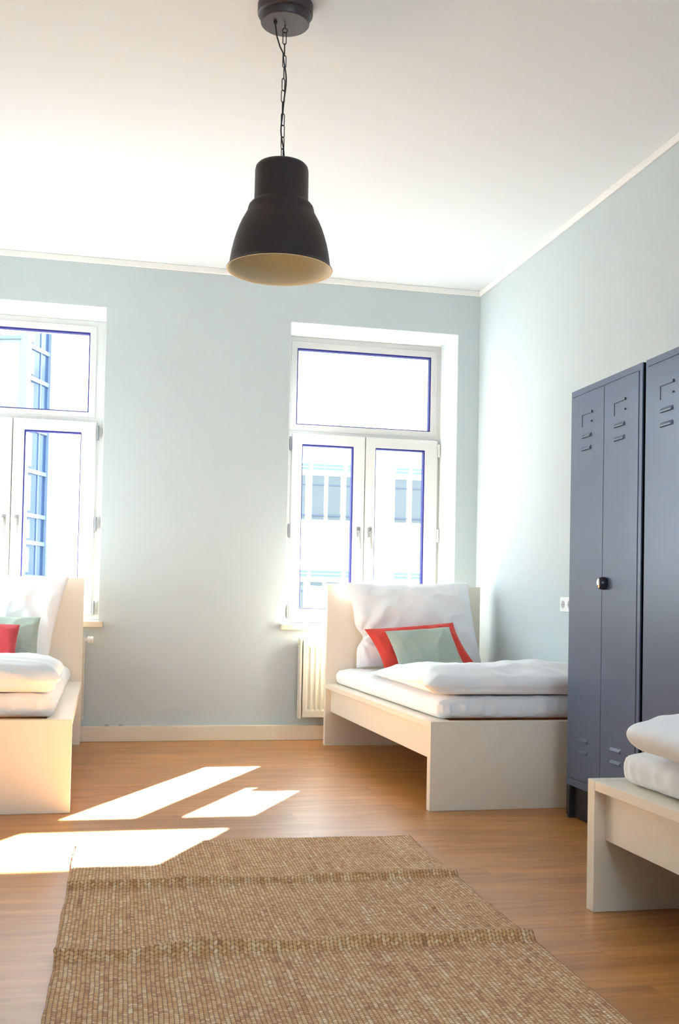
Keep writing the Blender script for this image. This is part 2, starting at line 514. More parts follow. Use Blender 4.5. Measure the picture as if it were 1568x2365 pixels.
    fz = nt.nodes.new('ShaderNodeTexNoise'); fz.inputs['Scale'].default_value = 420; fz.inputs['Detail'].default_value = 2; L(uv.outputs[0], fz.inputs['Vector'])
    hh = math_('MULTIPLY_ADD', fn.outputs['Fac'], 0.30, h)
    bp = nt.nodes.new('ShaderNodeBump'); bp.inputs['Strength'].default_value = 0.7; bp.inputs['Distance'].default_value = 0.004
    L(hh, bp.inputs['Height']); L(bp.outputs['Normal'], b.inputs['Normal'])
    return m
M['rug'] = rug_mat()

# ------------------------------------------------------------------ setting
WY, WX, WL, WF, H = 6.7916, 2.47, -1.28, -1.3, 3.0
YF = 7.15            # front face of the window frames
YO = 7.38            # street face of the wall
HL, HR_, HB, HT = 1.176, 2.320, 0.70, 2.697     # opening of window 2
DX = -2.307          # window 1 is the same opening moved left

struct(obj('floor', bx(WL, WX, WF, WY, -0.12, 0.0), M['floor']))
struct(obj('ceiling', bx(WL - 0.2, WX + 0.2, WF - 0.2, YO, H, H + 0.2), M['ceiling']))
struct(obj('wall_right', bx(WX, WX + 0.2, WF, YO, -0.12, H), M['wall']))
struct(obj('wall_left', bx(WL - 0.2, WL, WF, YO, -0.12, H), M['wall']))
# the wall behind the camera, with an unseen window added to fill the near half with light
FX0, FX1, FZ0, FZ1 = 0.37, 2.37, 1.20, 2.75
struct(obj('wall_front', bx(WL - 0.2, FX0, WF - 0.25, WF, -0.12, H, FX1, WX + 0.2, WF - 0.25, WF, -0.12, H,
                            FX0, FX1, WF - 0.25, WF, -0.12, FZ0, FX0, FX1, WF - 0.25, WF, FZ1, H), M['ceiling']))
fw = bmesh.new()
ring(fw, FX0, FX1, FZ0, FZ1, 0.07, 0.07, 0.07, 0.07, WF - 0.20, WF - 0.12)
box(fw, 1.34, 1.40, WF - 0.20, WF - 0.12, FZ0 + 0.07, FZ1 - 0.07)
w3 = struct(obj('window_3', fw, M['upvc'], bevel=0.003))
for a, b in ((FX0 + 0.07, 1.34), (1.40, FX1 - 0.07)):
    obj('pane', bx(a, b, WF - 0.162, WF - 0.158, FZ0 + 0.07, FZ1 - 0.07), M['glass'], w3)

# the window wall: solid piers and spandrels around two openings
def wall_back():
    bm = bmesh.new()
    xs = [(WL, HL + DX), (HR_ + DX, HL), (HR_, WX)]
    for a, b in xs:
        box(bm, a, b, WY, YO, -0.12, H)
    for d in (DX, 0):
        box(bm, HL + d, HR_ + d, WY, YO, -0.12, HB)
        box(bm, HL + d, HR_ + d, WY, YO, HT, H)
    return struct(obj('wall_back', bm, M['wall']))
wall_back()

# white plastered reveals and the outer rebate of each opening
def reveal(n, d):
    bm = bmesh.new()
    t = 0.004
    box(bm, HL + d, HL + d + t, WY + 0.001, YF, HB, HT)
    box(bm, HR_ + d - t, HR_ + d, WY + 0.001, YF, HB, HT)
    box(bm, HL + d, HR_ + d, WY + 0.001, YF, HT - t, HT)
    # outer rebate
    box(bm, HL + d, HL + d + 0.055, YF + 0.08, YO, HB, HT)
    box(bm, HR_ + d - 0.055, HR_ + d, YF + 0.08, YO, HB, HT)
    box(bm, HL + d, HR_ + d, YF + 0.08, YO, HT - 0.055, HT)
    return struct(obj('trim_%d' % n, bm, M['reveal']))
reveal(1, DX)
reveal(2, 0)

# cove strips along the ceiling
struct(obj('trim_3', bx(WL, WX, WY - 0.012, WY, 2.962, H), M['trim'], bevel=0.004))
struct(obj('trim_4', bx(WX - 0.012, WX, WF, WY - 0.012, 2.962, H), M['trim'], bevel=0.004))
# boxed-in heating pipe that serves as baseboard under the windows
struct(obj('baseboard_back', bx(WL, WX, 6.746, WY, 0.0, 0.093), M['base'], bevel=0.003))
struct(obj('baseboard_left', bx(WL, WL + 0.015, WF, 6.746, 0.0, 0.08), M['base'], bevel=0.003))
struct(obj('baseboard_right', bx(WX - 0.012, WX, WF, 6.746, 0.0, 0.08), M['base'], bevel=0.003))

def window(n, d, s):
    """d moves the opening, s moves the sashes inside it"""
    fr = bmesh.new()
    x0, x1 = HL + d, HR_ + d
    px0, px1 = 1.290 + s, 2.244 + s
    ring(fr, x0, x1, 0.742, HT - 0.004, px0 - x0 - 0.0, x1 - px1, 0.05, HT - 0.004 - 2.615, YF, YF + 0.08)
    box(fr, px0 - 0.001, px1 + 0.001, YF, YF + 0.08, 2.00, 2.091)      # transom
    w = struct(obj('window_%d' % n, fr, M['upvc'], bevel=0.003))
    # bead step round the fixed light
    b = bmesh.new()
    ring(b, px0 - 0.042, px1 + 0.042, 2.049, 2.657, 0.006, 0.006, 0.006, 0.006, YF - 0.006, YF + 0.004)
    obj('frame_bead', b, M['upvc'], w, bevel=0.002)
    g = bmesh.new()
    ring(g, px0, px1, 2.091, 2.615, *((0.007, 0.010) if n == 2 else (0.010, 0.007)), 0.006, 0.011, YF + 0.004, YF + 0.045)
    obj('gasket', g, M['gasket'], w)
    obj('pane', bx(px0 + 0.004, px1 - 0.004, YF + 0.040, YF + 0.043, 2.095, 2.611), M['glass'], w)
    # two casements
    for k, (sx0, sx1, gx0, gx1, lever, hx) in enumerate(((1.262, 1.7735, 1.333, 1.693, 1.735, 1.262), (1.7785, 2.298, 1.848, 2.204, 1.815, 2.298))):
        sb = bmesh.new()
        sx0 += s; sx1 += s; gx0 += s; gx1 += s; lever += s; hx += s
        ring(sb, sx0, sx1, 0.765, 2.028, gx0 - sx0, sx1 - gx1, 0.835 - 0.765, 2.028 - 1.955, YF - 0.02, YF + 0.055)
        sash = obj('sash', sb, M['upvc'], w, bevel=0.004)
        g = bmesh.new()
        ring(g, gx0, gx1, 0.835, 1.955, *((0.005, 0.009) if n == 2 else (0.009, 0.005)), 0.005, 0.010, YF - 0.014, YF + 0.030)
        obj('gasket', g, M['gasket'], sash)
        obj('pane', bx(gx0 + 0.004, gx1 - 0.004, YF + 0.022, YF + 0.025, 0.839, 1.951), M['glass'], sash)
        hb = bmesh.new()
        box(hb, lever - 0.014, lever + 0.014, YF - 0.032, YF - 0.019, 1.335, 1.400)
        tube(hb, [(lever, YF - 0.03, 1.372), (lever, YF - 0.062, 1.372)], 0.009, 10)
        tube(hb, [(lever, YF - 0.055, 1.378), (lever + 0.002, YF - 0.058, 1.33), (lever + 0.010, YF - 0.060, 1.25)], 0.0075, 10)
        obj('window_handle', hb, M['handle'], sash, bevel=0.002)
        for hz in (1.955, 1.36, 0.815):
            h2 = bmesh.new()
            sgn = -1 if k == 0 else 1
            if k == 0 and n == 2 or k == 1 and n == 1:
                tube(h2, [(hx + sgn * 0.010, YF - 0.026, hz - 0.045), (hx + sgn * 0.010, YF - 0.026, hz + 0.045)], 0.009, 10)
                box(h2, min(hx, hx + sgn * 0.018), max(hx, hx + sgn * 0.018), YF - 0.022, YF - 0.006, hz - 0.03, hz + 0.03)
                obj('hinge', h2, M['hinge'], w)
            else:
                tube(h2, [(hx + sgn * 0.006, YF - 0.026, hz - 0.045), (hx + sgn * 0.006, YF - 0.026, hz + 0.045)], 0.009, 10)
                obj('hinge', h2, M['upvc'], w)
    obj('seam_backing', bx(1.745 + s, 1.807 + s, YF + 0.030, YF + 0.052, 0.835, 1.955, 1.745 + s, 1.807 + s, YF + 0.0, YF + 0.052, 1.956, 2.02), M['metal'], w)  # strip added behind the sash gap: stops leaking light, grey for the dark seam
    # inner sill board with rounded nose
    sl = obj('window_sill', bx(x0 - 0.025, x1 + 0.025, 6.742, WY + 0.0005, 0.700, 0.737, x0, x1, WY, YF + 0.02, 0.700, 0.737), M['sill'], w, bevel=0.005)
    return w
window(1, DX, DX - 0.025)
window(2, 0, 0)

# ------------------------------------------------------------------ outside
struct(obj('street', bx(-60, 90, YO + 0.3, 120, -4.7, -4.5), M['street']))
bld = thing('apartment_building', 'long white rendered building across the street, seen through the right window', 'building', (0, 36, -4.5))
obj('wall', bx(0.5, 34, 0, 10, 0, 13.95), M['facade'], bld)
obj('roof_edge', bx(0.3, 34.2, -0.25, 10.2, 13.95, 14.10), M['facade'], bld)
obj('gutter', bx(0.3, 34.2, -0.34, -0.25, 13.86, 13.94), M['teal'], bld)
def far_bay(x0, x1, panes, z):
    """one window bay: blind box on top, panes divided by white mullions, dark guard rail"""
    wb = bmesh.new()
    box(wb, x0, x1, -0.14, 0.02, z + 1.78, z + 2.02)
    w = obj('window', wb, M['facade'], bld)
    for k in range(2):
        zz = z + 1.80 + 0.12 * k
        obj('blind_box', bx(x0 + 0.03, x1 - 0.03, -0.20, -0.13, zz, zz + 0.08), M['teal'], w)
    for a, b in panes:
        obj('pane', bx(a, b, -0.03, 0.03, z + 0.10, z + 1.62), M['far_pane'], w)
        obj('rail', bx(a - 0.02, b + 0.02, -0.09, -0.05, z + 0.22, z + 0.27), M['darkline'], w)
        obj('crossbar', bx(a, b, -0.05, -0.02, z + 1.28, z + 1.32), M['darkline'], w)
for z in (-3.35 + 4.5, 0.0 + 4.5 - 0.06, 3.60 + 4.5):
    far_bay(5.30, 6.98, ((5.46, 6.02), (6.42, 6.86)), z)
    far_bay(7.06, 8.18, ((7.10, 7.52), (7.66, 8.10)), z)
    far_bay(8.28, 8.98, ((8.30, 8.72),), z)
    far_bay(10.00, 10.52, ((10.05, 10.47),), z)
    far_bay(10.62, 11.6, ((10.67, 11.10), (11.2, 11.55)), z)

# glazed corner tower seen through the left window
tw = thing('office_building', 'pale glass-fronted corner building with blue window strip, seen through the left window', 'building', (-1.62, 24, -4.5))
D1 = Vector((0.40, 0.917, 0)).normalized()     # narrow glazed side runs away to the right
D2 = Vector((-0.94, 0.34, 0)).normalized()     # wide pale side runs to the left
def slab(name, m, a0, a1, along, out, o0, o1, z0, z1, parent):
    bm = bmesh.new()
    box(bm, a0, a1, o0, o1, z0, z1)
    for v in bm.verts:
        c = v.co.copy()
        p = along * c.x + out * c.y
        v.co = Vector((p.x, p.y, c.z))
    return obj(name, bm, m, parent)
NO1 = Vector((D1.y, -D1.x, 0))                 # outward normal of the narrow side (towards +x)
NO2 = Vector((D2.y, -D2.x, 0)) * (-1 if D2.y * 0 - D2.x * -1 > 0 else 1)
if NO2.y > 0: NO2 = -NO2
TL = 1.12
slab('core_wall', M['tower_panel'], 0.05, 9.0, D2, NO2, -0.9, -0.02, 0, 26, tw)
zs = [0.2, 3.0, 5.80, 6.55, 7.15, 8.12, 9.05, 10.15, 10.85, 11.85, 13.2, 15.0, 17.0, 19.0]
for a, b in zip(zs, zs[1:]):
    w = slab('window', M['tower_frame'], 0.07, TL, D1, NO1, -0.06, 0.00, b - 0.045, b + 0.045, tw)
    slab('pane', M['tower_glass'], 0.10, TL - 0.04, D1, NO1, -0.08, -0.04, a + 0.045, b - 0.045, w)
    slab('glazing_bar', M['tower_frame'], 0.70, 0.75, D1, NO1, -0.05, -0.02, a + 0.045, b - 0.045, w)
    slab('blind', M['tower_panel'], 0.12, 0.38, D1, NO1, -0.04, -0.02, a + 0.10, b - 0.10, w)
slab('corner_post', M['tower_frame'], -0.05, 0.14, D1, NO1, -0.12, 0.03, 0, 22, tw)
slab('end_post', M['tower_frame'], TL - 0.04, TL + 0.06, D1, NO1, -0.3, 0.03, 0, 22, tw)
for a in (0.75, 2.2, 3.6):
    slab('mullion', M['tower_line'], a, a + 0.09, D2, NO2, -0.02, 0.06, 0, 26, tw)
for z in (3.0, 6.1, 8.1, 10.95, 13.2):
    slab('floor_band', M['tower_line'], 0.0, 9.0, D2, NO2, -0.02, 0.04, z, z + 0.06, tw)

# ------------------------------------------------------------------ radiators
def radiator(x0, x1, label, knob_side):
    t = thing('radiator', label, 'radiator', ((x0 + x1) / 2, 6.72, 0.14), 0, None)
    w = x1 - x0
    a, b = -w / 2, w / 2
    # ribbed front panel: a real relief profile swept along the height
    bm = bmesh.new()
    pitch = 0.0335
    xs, ys = [], []
    n = int((w - 0.09) / pitch)
    prof = [(a + 0.022, -0.040)]
    c0 = a + 0.045
    for i in range(n):
        q = c0 + i * pitch
        prof += [(q, -0.040), (q + 0.006, -0.033), (q + pitch - 0.014, -0.033), (q + pitch - 0.008, -0.040)]
    prof += [(b - 0.022, -0.040)]
    zr = [0.012, 0.05, 0.062, 0.448, 0.460, 0.497]
    rows = []
    for zi, z in enumerate(zr):
        rows.append([bm.verts.new((x, y if zi in (2, 3) else -0.040, z)) for x, y in prof])
    for r0, r1 in zip(rows, rows[1:]):
        for i in range(len(prof) - 1):
            bm.faces.new((r0[i], r0[i + 1], r1[i + 1], r1[i]))
    box(bm, a + 0.022, b - 0.022, -0.0325, -0.026, 0.012, 0.497)
    obj('front_panel', bm, M['radiator'], t)
    obj('rear_panel', bx(a + 0.022, b - 0.022, 0.022, 0.034, 0.012, 0.497), M['radiator'], t, bevel=0.003)
    for sx in (a, b - 0.018):
        s_ = bx(sx, sx + 0.018, -0.036, 0.036, 0.0, 0.510)
        obj('side_cover', s_, M['radiator'], t, bevel=0.005)
    g = bmesh.new()
    box(g, a + 0.018, b - 0.018, -0.034, -0.024, 0.497, 0.508)
    box(g, a + 0.018, b - 0.018, 0.024, 0.034, 0.497, 0.508)
    for i in range(int(w / 0.03)):
        q = a + 0.03 + i * 0.03
        if q < b - 0.03:
            box(g, q, q + 0.008, -0.024, 0.024, 0.500, 0.507)
    obj('top_grille', g, M['radiator'], t)
    obj('fin_core', bx(a + 0.03, b - 0.03, -0.022, 0.020, 0.03, 0.485), M['radiator'], t)
    pl = bmesh.new()
    lathe(pl, [(0, -0.006), (0.009, -0.006), (0.009, 0.001), (0, 0.001)], 14, (a if knob_side > 0 else b, -0.012, 0.478), 'x')
    obj('vent_plug', pl, M['brass'], t)
    br = bx(a + 0.10, a + 0.13, 0.034, 0.0716, 0.05, 0.46, b - 0.13, b - 0.10, 0.034, 0.0716, 0.05, 0.46)
    obj('wall_bracket', br, M['radiator'], t)
    # thermostat head with ribbed grip
    e = (b if knob_side > 0 else a)
    kb = bmesh.new()
    s_ = knob_side
    lathe(kb, [(0, 0), (0.010, 0), (0.010, 0.012 * s_), (0.019, 0.014 * s_), (0.021, 0.018 * s_), (0.021, 0.028 * s_), (0.0195, 0.030 * s_), (0.0195, 0.034 * s_), (0.021, 0.036 * s_), (0.021, 0.046 * s_), (0.018, 0.050 * s_), (0, 0.050 * s_)], 20, (e, 0, 0.485), 'x')
    obj('thermostat_head', kb, M['socket'], t, smooth=False)
    return t
radiator(1.262, 2.21, 'cream ribbed panel radiator under the right window, beside the tall headboard', 1)
radiator(-1.02, -0.066, 'radiator behind the left bed headboard, only its white thermostat head showing', 1)

# two grey pipe clips on the boxed baseboard
for i, cx in enumerate((0.077, 0.161)):
    bm = bmesh.new()
    box(bm, cx - 0.014, cx + 0.014, 6.752, 6.785, 0.093, 0.099)
    box(bm, cx - 0.010, cx + 0.010, 6.757, 6.780, 0.099, 0.103)
    o = obj('pipe_clip', bm, M['metal'], bevel=0.001)
    tag(o, ['small grey pipe clip on the baseboard, the one nearer the left bed',
            'small grey pipe clip on the baseboard, the one farther from the left bed'][i], 'clip', 'pipe clips on the baseboard')

# ------------------------------------------------------------------ wall socket
sk = thing('wall_socket', 'white double power socket on the right wall next to the locker edge', 'socket', (WX, 5.35, 0.897))
obj('cover_plate', bx(-0.010, 0, -0.080, 0.080, -0.040, 0.040), M['socket'], sk, bevel=0.003)
for y in (0.040, -0.040):
    bm = bmesh.new()
    lathe(bm, [(0.0205, -0.0098), (0.0205, -0.0112), (0.0185, -0.0114), (0, -0.0114)], 28, (0, y, 0), 'x')
    so = obj('socket_insert', bm, M['socket_in'], sk)
    bm = bmesh.new()
    for dy in (-0.0095, 0.0095):
        lathe(bm, [(0, -0.0117), (0.0028, -0.0117), (0.0028, -0.0110)], 10, (0, y + dy, 0), 'x')
    obj('contact_hole', bm, M['black'], so)

# ------------------------------------------------------------------ beds
BW, BL, BH, FH, BT = 1.0, 2.0735, 1.0, 0.381, 0.045
def make_bed(label, loc, rz):
    """origin on the floor at the near-left corner of the headboard face, the bed runs to local -y"""
    t = thing('bed_frame', label, 'bed', loc, rz, 'white bed frames')
    obj('headboard', bx(0, BW, 0.0, BT, 0, BH), M['bed'], t, bevel=0.002)
    obj('footboard', bx(0, BW, -BL, -BL + BT, 0, FH), M['bed'], t, bevel=0.002)
    for x in (0.035, BW - 0.035 - 0.022):
        obj('side_rail', bx(x, x + 0.022, -BL + BT, 0, 0.208, 0.352), M['bed'], t, bevel=0.0015)
    obj('ledge', bx(0.0, 0.105, -BL + BT + 0.0006, -0.0006, 0.352, FH - 0.001), M['bed'], t, bevel=0.0015)
    obj('ledge', bx(BW - 0.105, BW, -BL + BT + 0.0006, -0.0006, 0.352, FH - 0.001), M['bed'], t, bevel=0.0015)
    sl = bmesh.new()
    for i in range(14):
        y = -BL + 0.13 + i * 0.138
        box(sl, 0.10, BW - 0.10, y, y + 0.07, 0.330, 0.344)
    for x in (0.058, BW - 0.10):
        box(sl, x, x + 0.042, -BL + BT, 0, 0.300, 0.330)
    obj('slatted_base', sl, M['slat'], t)
    return t
RB = (1.388, 6.4715, 0.0); RROT = 0.009
LB = (-0.0785 - BW, 6.615, 0.0); LROT = -0.004
FB = (1.4266 + BW, 2.9355 - BL, 0.0)
make_bed('white bed frame under the right window, beside the blue-grey lockers', RB, RROT)
make_bed('white bed frame at the left edge of the photo, under the left window', LB, LROT)
make_bed('white bed frame at the right edge, nearest the camera, in front of the lockers', FB, math.pi)

def local(base, rz, u, v, z):
    c, s = math.cos(rz), math.sin(rz)
    return (base[0] + u * c - v * s, base[1] + u * s + v * c, z)

def mattress(label, base, rz, u0, u1, v0, v1, top, seed):
    """white fitted sheet over a mattress; u across, v along (negative to the foot)"""
    w, l = u1 - u0, v1 - v0
    z0 = 0.383
    h = top - z0
    def df(p, n):
        side = 1 - abs(n.z)
        # vertical gathers on the end and along the sides
        fx = N(p.x * 22 + seed, p.y * 5, p.z * 3 + seed)
        fy = N(p.y * 14 + seed, p.x * 5, p.z * 3 + seed)
        ex = abs(n.y)
        pl = (max(0, ridged(p.x * 13 * ex + p.y * 9 * (1 - ex) + seed + p.z * 2.5, seed, 0)) ** 4) * 0.016 * (0.75 + 0.25 * ex) * sstep(0.0, 0.5, 1 - p.z / h + 0.3)
        g = side * (0.004 * fx * ex + 0.005 * fy * (1 - ex) + pl)
        t = (1 - side) * (0.006 * N(p.x * 3, p.y * 3, seed) + 0.004 * ridged(p.x * 7 + seed, p.y * 2, 0) ** 3)
        q = p + n * g
        q.z += t if p.z > h / 2 else 0
        # the foot corners sag a little
        q.z -= 0.012 * sstep(0.75, 1.0, abs(p.x) / (w / 2)) * (p.z / h)
        return q
    bm = soft_block(w, l, h, 0.032, 96, 84, 8, df)
    o = obj('mattress', bm, M['sheet'], smooth=True, subsurf=1)
    o.location = local(base, rz, (u0 + u1) / 2, (v0 + v1) / 2, z0)
    o.rotation_euler = (0, 0, rz)
    return tag(o, label, 'mattress', 'sheeted mattresses')

def duvet(label, base, rz, u0, u1, v0, v1, z0, h, seed, edge=None, group='white duvets', groove=0.022, taper=0.0):
    w, l = u1 - u0, v1 - v0
    def df(p, n):
        side = 1 - abs(n.z)
        nx, ny = p.x / (w / 2), p.y / (l / 2)
        q = p.copy()
        topw = p.z / h
        # plump in the middle, lower to the rim
        rim = max(abs(nx) ** 4, abs(ny) ** 6)
        q.z += (0.022 * (1 - rim) - 0.010 * rim) * topw
        q.z += topw * (0.014 * N(p.x * 2.6 + seed, p.y * 2.2, seed) + 0.010 * max(0, ridged(p.x * 4 + p.y * 2.5 + seed, p.y * 3 - p.x * 2, seed)) ** 4 + 0.006 * max(0, ridged(p.x * 2 - p.y * 5, p.y * 6 + p.x * 3, seed + 5)) ** 3)
        # two folded layers: a soft groove round the rim
        gr = math.exp(-((topw - 0.30) / 0.10) ** 2)
        q -= n * side * groove * gr
        if taper:
            q += n * (n.x * n.x + n.y * n.y) * taper * (1 - (2 * topw - 0.75) ** 2)
        q += n * side * (0.020 * N(p.x * 3.5 + seed, p.y * 3.5, seed + 2) + 0.012 * max(0, ridged(p.x * 5 + seed, p.y * 5, p.z * 16)) ** 3)
        if edge:
            q = edge(q, nx, ny, topw)
        return q
    bm = soft_block(w, l, h, h * 0.48, 56, 72, 10, df)
    o = obj('duvet', bm, M['sheet'], smooth=True, subsurf=1)
    o.location = local(base, rz, (u0 + u1) / 2, (v0 + v1) / 2, z0)
    o.rotation_euler = (0, 0, rz)
    return tag(o, label, 'duvet', group)

# right bed bedding
mattress('white-sheeted mattress on the bed beside the lockers, under the right window', RB, RROT, 0.055, 0.945, -1.995, -0.030, 0.478, 1.3)
def edge_r(q, nx, ny, tw):
    # the left side runs askew: closer to the wall at the head, out to the rail at the foot
    if nx < 0:
        q.x += -nx * (0.075 * sstep(-1, 1, ny) - 0.02)
    q.z -= tw * 0.034 * sstep(-0.75, 1.0, ny)
    # the foot end is turned up into a thick roll that runs out to a corner over the rail
    fd = (ny + 1) * 0.69
    q.z += tw * 0.034 * math.exp(-((fd - 0.16 - 0.10 * (nx + 1)) / (0.11 + 0.05 * (nx + 1))) ** 2)
    q.z -= tw * 0.020 * sstep(-0.55, -1.0, nx) * sstep(0.25, 0.7, fd)
    q.y -= 0.012 * sstep(-0.8, -1.0, ny) * math.sin(q.x * 9) * tw
    # puffed foot corner on the rail side
    c = sstep(0.5, 1.0, -nx) * sstep(0.75, 1.0, -ny)
    q.x -= 0.035 * c * math.exp(-((tw - 0.55) / 0.3) ** 2)
    q.z += 0.004 * c * tw
    return q
duvet('folded white duvet on the bed with coral cushion, beside the lockers', RB, RROT, 0.045, 0.955, -2.015, -0.64, 0.490, 0.075, 2.1, edge_r, groove=0.012)

def leaning(o, base, rz, u, v, z, lean, roll=0.0, yaw=0.0):
    o.location = local(base, rz, u, v, z)
    o.rotation_euler = (math.radians(-lean), math.radians(roll), rz + math.radians(yaw))

# big pillow, folded in on its left side
def shp_r(u, v, x, z):
    pin = math.exp(-((v + 0.28) / 0.18) ** 2)
    if u < 0:
        x += -u * 0.045 * pin
        x += -u * 0.02 * sstep(0.4, 1.0, v) * -1
    if v > 0:
        z += 0.012 * N(x * 5, 2.0, 0) * v
    x += 0.03 * v * -1 * (1 if u > 0 else 0.4) * abs(u)
    return x, z
def post_r(p, u, v):
    # radiating creases from the pinch, and a stitched seam down the face
    d = Vector((p.x + 0.36, 0, p.z + 0.09))
    rad = math.sqrt(d.x ** 2 + d.z ** 2) + 1e-5
    an = math.atan2(d.z, d.x)
    if p.y < 0:
        p.y -= 0.012 * math.sin(an * 9 + 0.6) * math.exp(-rad / 0.22) * sstep(0.0, 0.05, rad)
        p.y -= 0.004 * math.exp(-((p.x - 0.035 - 0.05 * p.z) / 0.006) ** 2)
    return p
o = obj('pillow', soft_cushion(0.79, 0.525, 0.17, 64, 0.36, 0.035, 0.010, 4.2, shp_r, post_r), M['pillow'], smooth=True, subsurf=1)
leaning(o, RB, RROT, 0.530, -0.112, 0.757, 9.5, -1.5)
tag(o, 'large white pillow standing against the headboard of the bed beside the lockers', 'pillow', 'large white pillows')
o = obj('cushion', soft_cushion(0.565, 0.288, 0.10, 44, 0.45, 0.075, 0.010, 9.1, lambda u, v, x, z: (x - 0.036 * v, z)), M['red'], smooth=True, subsurf=1)
leaning(o, RB, RROT, 0.497, -0.325, 0.630, 30, -5)
tag(o, 'coral red cushion behind the sage cushion on the bed beside the lockers', 'cushion', 'scatter cushions')
o = obj('cushion', soft_cushion(0.40, 0.275, 0.11, 44, 0.45, 0.07, 0.010, 5.7, lambda u, v, x, z: (x - 0.018 * v, z)), M['green'], smooth=True, subsurf=1)
leaning(o, RB, RROT, 0.484, -0.475, 0.622, 32, -4.5)
tag(o, 'sage green cushion in front of the coral cushion, on the bed beside the lockers', 'cushion', 'scatter cushions')

# left bed bedding
mattress('white-sheeted mattress of the left bed, puffing out beside its ledge', LB, LROT, 0.06, 0.925, -2.005, -0.030, 0.480, 6.6)
def edge_l(q, nx, ny, tw):
    if nx > 0:
        q.x += nx * (-0.015 * sstep(0.2, 1, ny) + 0.015 * sstep(0.0, -1.0, ny))
    q.z -= tw * 0.045 * sstep(-0.8, 1.0, ny)
    return q
duvet('folded white duvet on the left bed, crumpled at its corner', LB, LROT, 0.07, 0.925, -2.06, -0.66, 0.488, 0.114, 8.4, edge_l)
def shp_l(u, v, x, z):
    if u > 0:
        x += 0.055 * v * u
    return x, z
o = obj('pillow', soft_cushion(0.80, 0.515, 0.18, 64, 0.36, 0.035, 0.012, 11.5, shp_l), M['pillow'], smooth=True, subsurf=1)
leaning(o, LB, LROT, 0.465, -0.130, 0.752, 12, -0.5)
tag(o, 'large white pillow leaning on the headboard of the left bed', 'pillow', 'large white pillows')
o = obj('cushion', soft_cushion(0.50, 0.315, 0.12, 44, 0.45, 0.05, 0.011, 14.7), M['green'], smooth=True, subsurf=1)
leaning(o, LB, LROT, 0.522, -0.385, 0.628, 28, 0)
tag(o, 'sage green cushion behind the red one, on the left bed', 'cushion', 'scatter cushions')
o = obj('cushion', soft_cushion(0.42, 0.29, 0.11, 44, 0.45, 0.05, 0.009, 17.3), M['crimson'], smooth=True, subsurf=1)
leaning(o, LB, LROT, 0.458, -0.548, 0.610, 32, 2)
tag(o, 'deep red cushion in front of the sage one, cut by the left photo edge', 'cushion', 'scatter cushions')

# near bed bedding (the frame is turned round: local +x points to world -x)
mattress('white-sheeted mattress on the nearest bed, gathered at its corner', FB, math.pi, 0.055, 0.940, -1.985, -0.030, 0.480, 3.9)
def edge_f(q, nx, ny, tw):
    if nx > 0:
        q.x += 0.02 * nx * sstep(0.2, 0.7, tw) * sstep(1.0, 0.7, tw)
    return q
duvet('puffy white duvet on the nearest bed, at the right photo edge', FB, math.pi, 0.05, 0.965, -1.855, -0.35, 0.488, 0.100, 12.2, edge_f, groove=0.0, taper=0.035)

